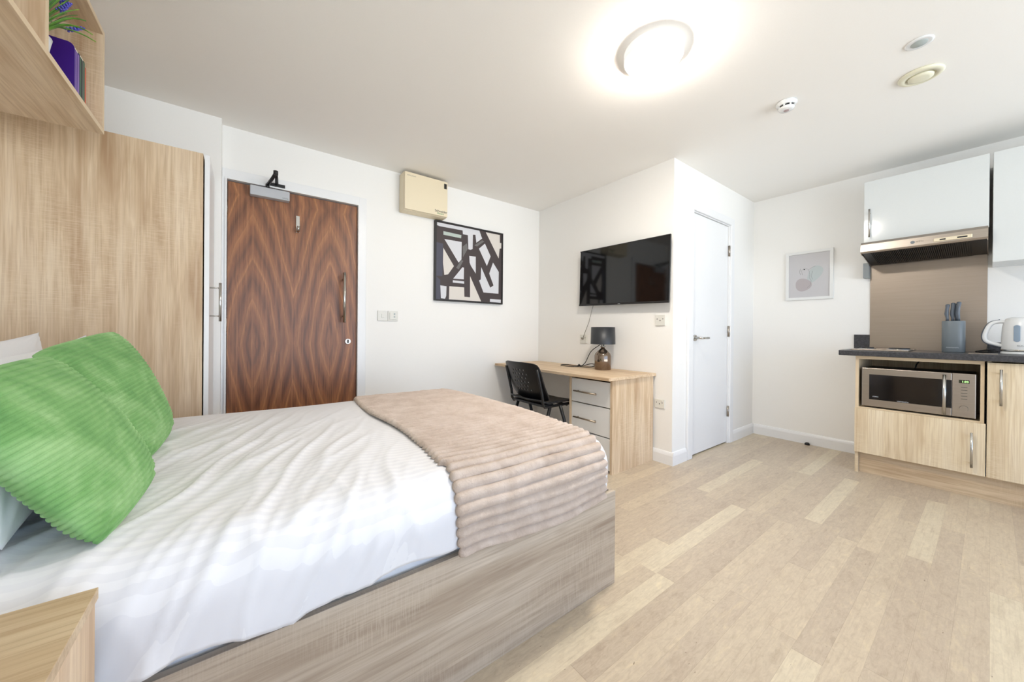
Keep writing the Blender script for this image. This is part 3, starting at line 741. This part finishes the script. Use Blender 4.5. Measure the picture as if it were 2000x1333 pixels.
# ------------------------------------------------------------------ television
TY0, TY1, TX = 1.488, 2.41, 2.62
tv = thing('television', (2.65, 1.94, 1.29), 'flat black television on a wall bracket above the desk', 'television')
tv.rotation_euler = (.022, 0, 0)
b = MB(); b.box(TX+.004, TX+.016, TY0, TY1, 1.283, 1.812, bev=.003); b.box(TX+.016, TX+.05, TY0+.15, TY1-.15, 1.32, 1.70, bev=.005); b.build('housing', 'black', tv)
b = MB(); b.box(TX+.0005, TX+.0045, TY0+.006, TY1-.006, 1.300, 1.806); b.build('screen', 'screen', tv)
MB().box(TX-.0, TX+.004, TY0, TY1, 1.283, 1.2995).build('lower_bezel', 'black_frame', tv)
MB().box(TX, TX+.004, TY0, TY1, 1.8065, 1.812).build('upper_bezel', 'black_frame', tv)
b = MB(); b.box(TX+.05, XT-.0, 1.80, 2.08, 1.48, 1.60); b.build('wall_bracket', 'black', tv)
marks('logo_print', 4, .022, .007, (TX, 1.956, 1.2875), 'x', 'light_text', tv)
b = MB(); b.tube([(2.665, 2.272, 1.33), (2.668, 2.275, 1.29), (2.676, 2.33, 1.14), (2.678, 2.40, 1.0), (2.676, 2.405, .985)], .003, 8)
b.tube([(2.676, 2.405, .985), (2.662, 2.41, .975)], [.009, .011], 8)
tag(b.build('television_cable', 'greycable'), 'thin grey cable hanging from the television to the wall socket', 'cable')

# ------------------------------------------------------------------ desk
dk = thing('desk', (2.4, 2.4, 0), 'oak desk with a three drawer pedestal under the television', 'desk')
KX, KZ = 2.085, .71
box('desktop', 'oak_y', (KX, XT-.002, 1.628, YD-.017, KZ-.022, KZ), dk, .001)
box('side_panel', 'oak_z2', (2.145, XT-.018, 1.643, 1.661, 0, KZ-.0225), dk)
box('side_panel', 'oak_z2', (2.145, XT-.018, 2.052, 2.070, 0, KZ-.0225), dk)
b = MB(); b.box(2.60, 2.616, 1.662, 2.051, .05, KZ-.023); b.box(2.18, 2.60, 1.662, 2.051, .02, .036); b.build('pedestal_back', 'oak_z2', dk)
for z0_, z1_ in ((.482, .668), (.262, .474), (.02, .254)):
    dw = box('drawer', 'drawer_white', (2.150, 2.168, 1.665, 2.048, z0_, z1_), dk, .0012)
    zc = z0_+(z1_-z0_)*.48; b = MB(); b.cyl((2.118, 1.772, zc), (2.118, 2.0, zc), .006)
    for y in (1.80, 1.972): b.cyl((2.118, y, zc), (2.15, y, zc), .004)
    b.build('handle', 'drawer_handle', dw)

# table lamp
LX, LY = 2.545, 2.055
tl = thing('table_lamp', (LX, LY, KZ), 'small table lamp with charcoal drum shade and smoked glass base', 'lamp')
MB().lathe([(.069, 0), (.072, .004), (.072, .122), (.066, .14), (.04, .168), (.018, .186), (.016, .2)], (LX, LY, KZ+.0004), 40).build('glass_base', 'glass_lamp', tl)
MB().lathe([(.024, .198), (.024, .206), (.012, .208), (.012, .25)], (LX, LY, KZ), 24).build('neck', 'chrome', tl)
b = MB(); b.lathe([(.107, .225), (.103, .375), (.1005, .375), (.1045, .225)], (LX, LY, KZ), 56)
b.bm.faces.ensure_lookup_table()
for f in [f for f in b.bm.faces if len(f.verts) > 4]: b.bm.faces.remove(f)
b.build('lamp_shade', 'shade', tl)
b = MB(); b.tube(smooth([(2.607, 2.13, KZ+.22), (2.60, 2.235, KZ+.15), (2.58, 2.29, KZ+.04), (2.545, 2.315, KZ+.012), (2.50, 2.33, KZ+.006), (2.47, 2.40, KZ+.005), (2.48, 2.50, KZ+.005), (2.53, 2.55, KZ+.005), (2.585, 2.52, KZ+.005), (2.57, 2.42, KZ+.006), (2.54, 2.33, KZ+.012), (2.53, 2.26, KZ+.02), (2.55, 2.19, KZ+.04), (2.57, 2.16, KZ+.03), (2.56, 2.20, KZ+.01), (2.52, 2.28, KZ+.008), (2.535, 2.34, KZ+.014)]), .0036, 8)
b.tube([(2.53, 2.315, KZ+.016), (2.545, 2.335, KZ+.018)], .010, 8)
tag(b.build('lamp_cable', 'rubber'), 'black cable coiled on the desk beside the lamp', 'cable')

# ------------------------------------------------------------------ chair
ch = thing('desk_chair', (2.03, 2.315, 0), 'black plastic chair with perforated back at the desk', 'chair')
O = Vector((2.03, 2.315, 0))
def rounded_skip(nu, nv, r, holes=None):
    def f(i, j):
        x = min(i+.5, nu-i-.5); y = min(j+.5, nv-j-.5)
        if x < r and y < r and math.hypot(r-x, r-y) > r: return True
        return holes(i, j) if holes else False
    return f
nu, nv = 66, 48
def hole(i, j):
    if not (12 <= j <= 40 and 20 <= i <= 46): return False
    r = (j-12)//5; jj = (j-12) % 5; ii = (i-20-(r % 2)*3) % 6
    return jj < 2 and ii < 2 and abs(i-33) < 14
def back(u, v):
    U_, V_ = 2*u-1, 2*v-1; U_, V_ = U_*math.sqrt(1-.17*V_**6), V_*math.sqrt(1-.17*U_**6)
    u, v = (U_+1)/2, (V_+1)/2
    y = -.225+.45*u; z = .480+.315*v; x = -.13-.085*v+.045*(v*v)*-.3+.05*(1-(2*u-1)**2)*-1+.03+ (.05*(1-v)**4)
    return O+Vector((x, y, z))
b = MB(); b.grid(back, nu, nv, skip=hole); o = b.build('backrest', 'black', ch); m_ = o.modifiers.new('s', 'SOLIDIFY'); m_.thickness = .006
def seat(u, v):
    U_, V_ = 2*u-1, 2*v-1; U_, V_ = U_*math.sqrt(1-.17*V_**6), V_*math.sqrt(1-.17*U_**6)
    u, v = (U_+1)/2, (V_+1)/2
    x = -.17+.42*u; y = -.22+.44*v; z = .468+.012*(2*v-1)**2-.0*u-.05*max(0, u-.85)**1.3*6+.03*max(0, .18-u)/.18
    return O+Vector((x, y, z))
b = MB(); b.grid(seat, 60, 60); o = b.build('seat', 'black', ch); m_ = o.modifiers.new('s', 'SOLIDIFY'); m_.thickness = .014
for sy in (-1, 1):
    y = O.y+sy*.205
    b = MB(); b.tube([(O.x+.20, y, .445), (O.x-.12, y, .44), (O.x-.135, y, .465), (O.x-.145, y, .54), (O.x-.182, y, .68), (O.x-.200, y, .745)], .0115, 10)
    b.build('back_frame', 'black', ch)
    MB().tube([(O.x-.06, y, .44), (O.x-.145, y+sy*.012, .2), (O.x-.215, y+sy*.02, .0)], [.0135, .0135, .013], 10).build('leg', 'black', ch)
    MB().tube([(O.x+.05, y, .44), (O.x+.13, y+sy*.012, .2), (O.x+.20, y+sy*.02, .0)], [.0135, .0135, .013], 10).build('leg', 'black', ch)
b = MB(); b.tube([(O.x-.06, O.y-.205, .435), (O.x-.06, O.y+.205, .435)], .01, 8); b.tube([(O.x+.13, O.y-.205, .435), (O.x+.13, O.y+.205, .435)], .01, 8)
b.box(O.x-.13, O.x-.02, O.y-.2, O.y+.2, .44, .458); b.build('seat_frame', 'black', ch)
ch.rotation_euler = (0, 0, math.radians(-.5))

# ------------------------------------------------------------------ kitchen
FX = 3.70; Y0, Y1 = .02, .612
bc = thing('base_cabinet', (3.98, .31, 0), 'oak base cabinet with an open microwave niche and one flap below', 'kitchen cabinet')
box('side_panel', 'oak_kitchen', (FX+.02, XK-.018, Y1-.018, Y1, 0, .877), bc)
b = MB(); b.box(FX+.02, XK-.018, Y0, Y0+.016, .15, .877); b.box(FX+.02, XK-.018, Y0+.016, Y1-.018, .855, .877); b.box(FX+.02, XK-.018, Y0+.016, Y1-.018, .478, .496); b.box(FX+.02, XK-.018, Y0+.016, Y1-.018, .15, .168)
b.box(XK-.03, XK-.018, Y0+.016, Y1-.018, .168, .855); b.build('carcass', 'oak_kitchen', bc)
b = MB(); b.box(FX+.0195, FX+.02, Y1-.018, Y1, .15, .877); b.box(FX+.0195, FX+.02, Y0+.0, Y0+.016, .478, .877); b.box(FX+.0195, FX+.02, Y0+.016, Y1-.018, .855, .877); b.box(FX+.0195, FX+.02, Y0+.016, Y1-.018, .478, .496); b.build('edge_band', 'ply_core', bc)
fl = box('flap_door', 'oak_kitchen', (FX, FX+.018, Y0-.006, Y1+.0, .157, .486), bc, .001)
def barhandle(y, za, zb, par, x=FX, mat='chrome'):
    b = MB(); b.cyl((x-.032, y, za), (x-.032, y, zb), .0062)
    for z in (za+.025, zb-.025): b.cyl((x-.032, y, z), (x, y, z), .0045)
    return b.build('handle', mat, par)
barhandle(.067, .205, .425, fl)
bc2 = thing('base_cabinet', (3.98, -.3, 0), 'oak base cabinet under the kettle, at the frame edge', 'kitchen cabinet')
b = MB(); b.box(FX+.02, XK-.018, -.59, -.574, .15, .877); b.box(FX+.02, XK-.018, -.006, .010, .15, .877); b.box(FX+.02, XK-.018, -.574, -.006, .15, .168); b.box(XK-.03, XK-.018, -.574, -.006, .168, .877); b.build('carcass', 'oak_kitchen', bc2)
dd = box('door', 'oak_kitchen', (FX, FX+.018, -.588, .010, .157, .87), bc2, .001)
barhandle(-.041, .612, .832, dd)
tag(box('plinth', 'oak_kitchen_y', (FX+.055, FX+.073, -.59, Y1-.019, 0, .149)), 'oak plinth board running under the base cabinets', 'plinth')
b = MB(); b.box(3.665, XK-.001, -.62, .700, .879, .919, bev=.004); tag(b.build('worktop', 'worktop'), 'dark grey laminate kitchen worktop', 'worktop')
b = MB(); b.box(XK-.014, XK-.001, .617, .712, .9195, 1.037); tag(b.build('upstand', 'worktop'), 'short dark upstand left of the steel splashback', 'upstand')
b = MB(); b.box(XK-.014, XK-.001, -.62, .012, .9195, .99); tag(b.build('upstand', 'worktop'), 'dark upstand behind the kettle', 'upstand')
tag(box('splashback', 'splash', (XK-.006, XK-.001, .0145, .615, .9195, 1.655)), 'brushed steel splashback behind the hob', 'splashback')
# microwave
mw = thing('microwave', (3.9, .315, .497), 'stainless steel microwave with a dark window in the cabinet niche', 'microwave')
MX = 3.725; my0, my1, mz0, mz1 = .052, .578, .507, .790
b = MB(); b.box(MX+.02, MX+.36, my0+.004, my1-.004, mz0, mz1-.004, bev=.004); 
for fy in (my0+.06, my1-.06):
    for fx in (MX+.06, MX+.32): b.cyl((fx, fy, .4965), (fx, fy, mz0+.002), .012)
b.build('body', 'dark_steel', mw)
md_ = MB(); md_.box(MX, MX+.0195, .150, my1, mz0, mz1, bev=.003); dr_ = md_.build('door', 'steel', mw)
b = MB(); b.box(MX-.0012, MX, .151, my1-.040, mz0+.052, mz1-.046); b.build('window', 'mw_glass', dr_)
b = MB(); b.cyl((MX-.034, .180, mz0+.008), (MX-.034, .180, mz1-.012), .0085)
for z in (mz0+.035, mz1-.04): b.cyl((MX-.034, .180, z), (MX-.001, .180, z), .006)
b.build('handle', 'chrome', dr_)
marks('logo_print', 8, .055, .007, (MX-.0012, .345+.05, mz0+.054), 'x', 'light_text', dr_)
marks('badge_print', 5, .026, .008, (MX-.0012, my1-.060, mz0+.070), 'x', 'light_text', dr_)
md_ = MB(); md_.box(MX, MX+.0195, my0, .1495, mz0, mz1, bev=.003); pn = md_.build('control_panel', 'steel', mw)
ds = MB().box(MX-.001, MX, .078, .121, mz1-.062, mz1-.041).build('display', 'display', pn)
text('clock_digits', '1:02', .017, (MX-.0012, .110, mz1-.058), ROT_X, 'led_green', ds)
b = MB()
for k in range(5): b.box(MX-.0008, MX, .086, .112, mz1-.090-.019*k, mz1-.087-.019*k)
b.build('button_row', 'dark_text', pn)
MB().cyl((MX, .1, mz0+.058), (MX-.016, .1, mz0+.058), .019, .017, 28).build('dial', 'steel', pn)
b = MB(); b.tube([(3.95, .33, .79), (3.97, .325, .82), (4.09, .318, .845)], .004, 8); tag(b.build('microwave_cable', 'rubber'), 'black cable rising behind the microwave', 'cable')
# hob
hb = thing('electric_hob', (3.95, .49, .919), 'steel two plate electric hob set on the worktop', 'hob')
box('hob_plate', 'steel', (3.745, 4.19, .345, .645, .9192, .9265), hb, .0025)
for (x, y, r) in ((3.90, .575, .036), (3.90, .405, .055)):
    hp = MB(); hp.lathe([(r+.012, .007), (r+.010, .012), (r+.001, .012), (r+.001, .018), (r, .0215), (.02, .0215), (.018, .0195), (.0001, .0195)], (x, y, .919), 40); o = hp.build('hotplate', 'black', hb)
    MB().lathe([(r+.014, .0072), (r+.012, .0128), (r+.004, .0128)], (x, y, .919), 40).build('rim', 'chrome', o)
# knife block
kb = (3.98, .155)
def oval(b, cx, cy, rx, ry, z0, z1, n=48, p=2.6):
    pts = []
    for k in range(n):
        t = 2*PI*k/n; c, s_ = math.cos(t), math.sin(t)
        pts.append((cx+rx*math.copysign(abs(c)**(2/p), c), cy+ry*math.copysign(abs(s_)**(2/p), s_)))
    vs = []
    for (z, q) in ((z0, .96), (z0+.004, 1), (z1-.004, 1), (z1, .97), (z1, .90), (z1-.004, .88)):
        vs.append([b.bm.verts.new((cx+(x-cx)*q, cy+(y-cy)*q, z)) for x, y in pts])
    for r0, r1 in zip(vs, vs[1:]):
        for k in range(n):
            f = b.bm.faces.new((r0[k], r0[(k+1) % n], r1[(k+1) % n], r1[k])); f.smooth = True
    b.bm.faces.new(vs[0]); b.bm.faces.new(vs[-1])
o = thing('knife_block', (kb[0], kb[1], .9195), 'round blue grey knife block on the worktop', 'knife block')
b = MB(); oval(b, kb[0], kb[1], .045, .053, .9197, 1.138); b.build('body', 'block_grey', o)
marks('logo_print', 12, .055, .0055, (kb[0]-.0452, kb[1]+.030, .950), 'x', 'light_text', o)
for k, (dx, dy, h) in enumerate(((0, .028, .118), (.006, .004, .128), (-.008, -.022, .132), (.02, -.012, .12))):
    b = MB(); x, y = kb[0]+dx, kb[1]+dy; z = 1.139
    b.tube([(x, y, z), (x, y, z+.02), (x-.002, y+.004, z+.05), (x, y+.001, z+.09), (x, y-.002, z+h-.006), (x, y-.003, z+h)], [.008, .0075, .0105, .0085, .0115, .006], 12)
    tag(b.build('kitchen_knife', 'knife_grey'), ('grey handled knife at the left of the knife block', 'grey handled knife second from left in the knife block', 'grey handled knife at the front right of the knife block', 'grey handled knife at the rear of the knife block')[k], 'knife', 'knives in the knife block')
# kettle
KC = (3.96, -.128)
kt = thing('kettle', (KC[0], KC[1], .9197), 'white electric kettle with a grey water gauge', 'kettle')
MB().lathe([(.088, 0), (.09, .004), (.088, .014), (.08, .018)], (KC[0], KC[1], .9197), 48).build('power_base', 'white_plastic', kt)
MB().lathe([(.082, .0185), (.086, .022), (.087, .028), (.0865, .10), (.083, .17), (.076, .215), (.068, .228), (.05, .236), (.0001, .238)], (KC[0], KC[1], .9197), 56).build('body', 'white_plastic', kt)
MB().lathe([(.0875, .019), (.0885, .021), (.0885, .029), (.0875, .031)], (KC[0], KC[1], .9197), 48).build('chrome_band', 'chrome', kt)
b = MB(); q = (KC[0]-.01, KC[1])
b.tube(smooth([(q[0], q[1]+.066, 1.128), (q[0], q[1]+.10, 1.128), (q[0], q[1]+.128, 1.112), (q[0], q[1]+.147, 1.06), (q[0], q[1]+.15, 1.02), (q[0], q[1]+.135, .995), (q[0], q[1]+.08, .972)]), .0115, 14); b.build('handle', 'white_plastic', kt)
b = MB(); b.tube(smooth([(q[0], q[1]+.09, 1.1405), (q[0], q[1]+.132, 1.122), (q[0], q[1]+.156, 1.066), (q[0], q[1]+.1605, 1.02), (q[0], q[1]+.142, .986), (q[0], q[1]+.085, .962)]), .005, 8); b.build('handle_grip', 'knife_grey', kt)
def onk(dy, z, w, h, name, mat):
    b = MB(); pts = []
    def fn(i, j):
        y = dy-w/2+w*i; zz = z+h*j; r = .0882; x = -math.sqrt(max(0, r*r-y*y)); return (KC[0]+x, KC[1]+y, zz)
    b.grid(fn, 16, 70, skip=rounded_skip(16, 70, 8)); o = b.build(name, mat, kt); o.modifiers.new('s', 'SOLIDIFY').thickness = .001; return o
onk(.028, 1.0, .024, .105, 'water_gauge', 'window_blue')
marks('logo_print', 9, .045, .007, (KC[0]-.0865, KC[1]+.028, .972), 'x', 'dark_text', kt)
b = MB(); b.tube(smooth([(4.02, -.03, .932), (3.98, .0, .927), (3.99, .035, .924), (4.03, .05, .93), (4.07, .02, .938), (4.05, -.02, .945), (4.0, .01, .94), (4.01, .04, .934), (4.06, .06, .926), (4.1, .03, .925), (4.08, -.03, .93)]), .0042, 8); tag(b.build('kettle_cable', 'rubber'), 'tangled black cable beside the kettle', 'cable')
tag(box('steel_tray', 'steel', (3.75, 3.86, -.03, .085, .9195, .9235), None, .001), 'flat steel plate on the worktop next to the kettle', 'tray')

# wall cabinets
UX = 3.93
def wallcab(y0, y1, z0, z1, label, hy=None, hz=None):
    o = thing('wall_cabinet', ((UX+XK)/2, (y0+y1)/2, z0), label, 'kitchen cabinet')
    b = MB(); b.box(UX+.02, XK-.001, y0+.001, y1-.001, z0, z1, bev=.001); b.build('carcass', 'cabinet_white', o)
    dd = MB().box(UX, UX+.018, y0+.002, y1-.002, z0-.001, z1+.001, bev=.0015).build('door', 'cabinet_white', o)
    if hy:
        b = MB(); b.cyl((UX-.03, hy, hz[0]), (UX-.03, hy, hz[1]), .006)
        for z in (hz[0]+.03, hz[1]-.03): b.cyl((UX-.03, hy, z), (UX, hy, z), .0045)
        b.build('handle', 'chrome', dd)
    return o
wallcab(.008, .608, 1.757, 2.24, 'white gloss wall cabinet above the cooker hood', .572, (1.798, 2.018))
wallcab(-.60, -.004, 1.522, 2.24, 'tall white gloss wall cabinet above the kettle')
# hood
hd = thing('cooker_hood', (4.05, .31, 1.6), 'slim stainless steel cooker hood under the wall cabinet', 'cooker hood')
HX = 3.85; hy0, hy1 = .012, .612
prof = [(HX, 1.68), (HX+.004, 1.735), (HX+.02, 1.754), (XK-.008, 1.754), (XK-.008, 1.625), (XK-.03, 1.612), (HX+.012, 1.672)]
b = MB(); b.prism([(x, hy0, z) for x, z in prof[:4]]+[(XK-.008, hy0, 1.68)], (0, hy1-hy0, 0)); 
b.box(HX+.004, XK-.008, hy0, hy0+.004, 1.66, 1.682); b.box(HX+.004, XK-.008, hy1-.004, hy1, 1.66, 1.682)
b.prism([(HX, hy0, 1.68), (HX+.004, hy0, 1.668), (HX+.024, hy0, 1.668), (HX+.024, hy0, 1.68)], (0, hy1-hy0, 0))
for y in (hy0, hy1-.004): b.prism([(HX+.02, y, 1.668), (XK-.008, y, 1.612), (XK-.008, y, 1.68), (HX+.02, y, 1.68)], (0, .004, 0))
b.build('hood_body', 'steel', hd)
b = MB(); N = 52
for k in range(N):
    y = hy0+.075+(hy1-hy0-.12)*k/N
    b.prism([(HX+.03, y, 1.667), (XK-.04, y, 1.617), (XK-.04, y, 1.622), (HX+.03, y, 1.672)], (0, .0045, 0))
b.prism([(HX+.024, hy0+.004, 1.674), (XK-.009, hy0+.004, 1.622), (XK-.009, hy0+.004, 1.628), (HX+.024, hy0+.004, 1.68)], (0, hy1-hy0-.008, 0))
b.build('filter_grille', 'black', hd)
cp = MB(); cp.box(HX-.006, HX+.003, .075, .242, 1.6875, 1.7105, bev=.004, seg=3); cpo = cp.build('switch_panel', 'cream', hd)
for ya, yb_ in ((.095, .138), (.188, .214)): MB().box(HX-.0075, HX-.006, ya, yb_, 1.694, 1.703).build('slider_switch', 'black', cpo)
bd = MB().cyl((HX+.002, .34, 1.705), (HX-.002, .34, 1.705), .011, n=24).build('badge', 'block_grey', hd)
marks('logo_print', 5, .034, .010, (HX+.0016, .324, 1.7005), 'x', 'dark_text', hd)
tag(box('grey_box', 'grey_card', (4.2, XK-.001, .616, .65, 1.515, 1.64)), 'small grey box on the wall at the left end of the hood', 'bracket')  # plain grey box beside the hood, part unidentified
# picture on the kitchen wall
kp = thing('framed_print', (4.26, 1.03, 1.365), 'small white framed line art print on the kitchen wall', 'picture')
a0, a1, c0, c1 = .852, 1.205, 1.363, 1.822; fx0 = XK-.022
b = MB(); fw = .024
b.box(fx0, XK-.0005, a0, a0+fw, c0, c1); b.box(fx0, XK-.0005, a1-fw, a1, c0, c1); b.box(fx0, XK-.0005, a0+fw, a1-fw, c0, c0+fw); b.box(fx0, XK-.0005, a0+fw, a1-fw, c1-fw, c1)
b.build('frame', 'frame_white', kp)
b = MB(); b.box(fx0+.008, XK-.001, a0+fw, a1-fw, c0+fw, c1-fw, mat=0)
def blob(cy, cz, ry, rz, rot, mi, x, n=36, lump=.0):
    b.mi = mi; vs = []
    for k in range(n):
        t = 2*PI*k/n; rr = 1+lump*math.sin(3*t); yy = ry*rr*math.cos(t); zz = rz*rr*math.sin(t)
        vs.append(b.bm.verts.new((x, cy+yy*math.cos(rot)-zz*math.sin(rot), cz+yy*math.sin(rot)+zz*math.cos(rot))))
    f = b.bm.faces.new(vs); f.material_index = mi
blob(.985, 1.60, .048, .085, .5, 2, fx0+.0078, lump=.08)
blob(1.07, 1.505, .062, .060, .5, 1, fx0+.0076, lump=.06)
b.mi = 3
def line(pts, r=.0009): b.mi = 3; b.tube([(fx0+.0076, y, z) for y, z in pts], r, 6)
line([(1.075, 1.60), (1.085, 1.64), (1.06, 1.665), (1.03, 1.645), (1.0, 1.665), (.98, 1.672)])
line([(1.03, 1.645), (1.02, 1.60), (1.025, 1.57), (1.01, 1.54), (1.015, 1.50), (1.04, 1.475)])
line([(1.0, 1.63), (1.01, 1.58), (1.0, 1.55)]); line([(1.09, 1.605), (1.10, 1.63), (1.09, 1.66)])
b.mi = 4; blob(1.062, 1.650, .006, .006, 0, 4, fx0+.0070)
b.build('print', ['print_bg', 'print_pink', 'print_teal', 'print_line', 'black'], kp)
b = MB(); b.lathe([(.020, 0), (.019, .012), (.012, .021), (.0001, .024)], (XK-.040, 1.022, .0003), 24); tag(b.build('door_stop', 'black'), 'small black dome door stop at the kitchen skirting', 'door stop')
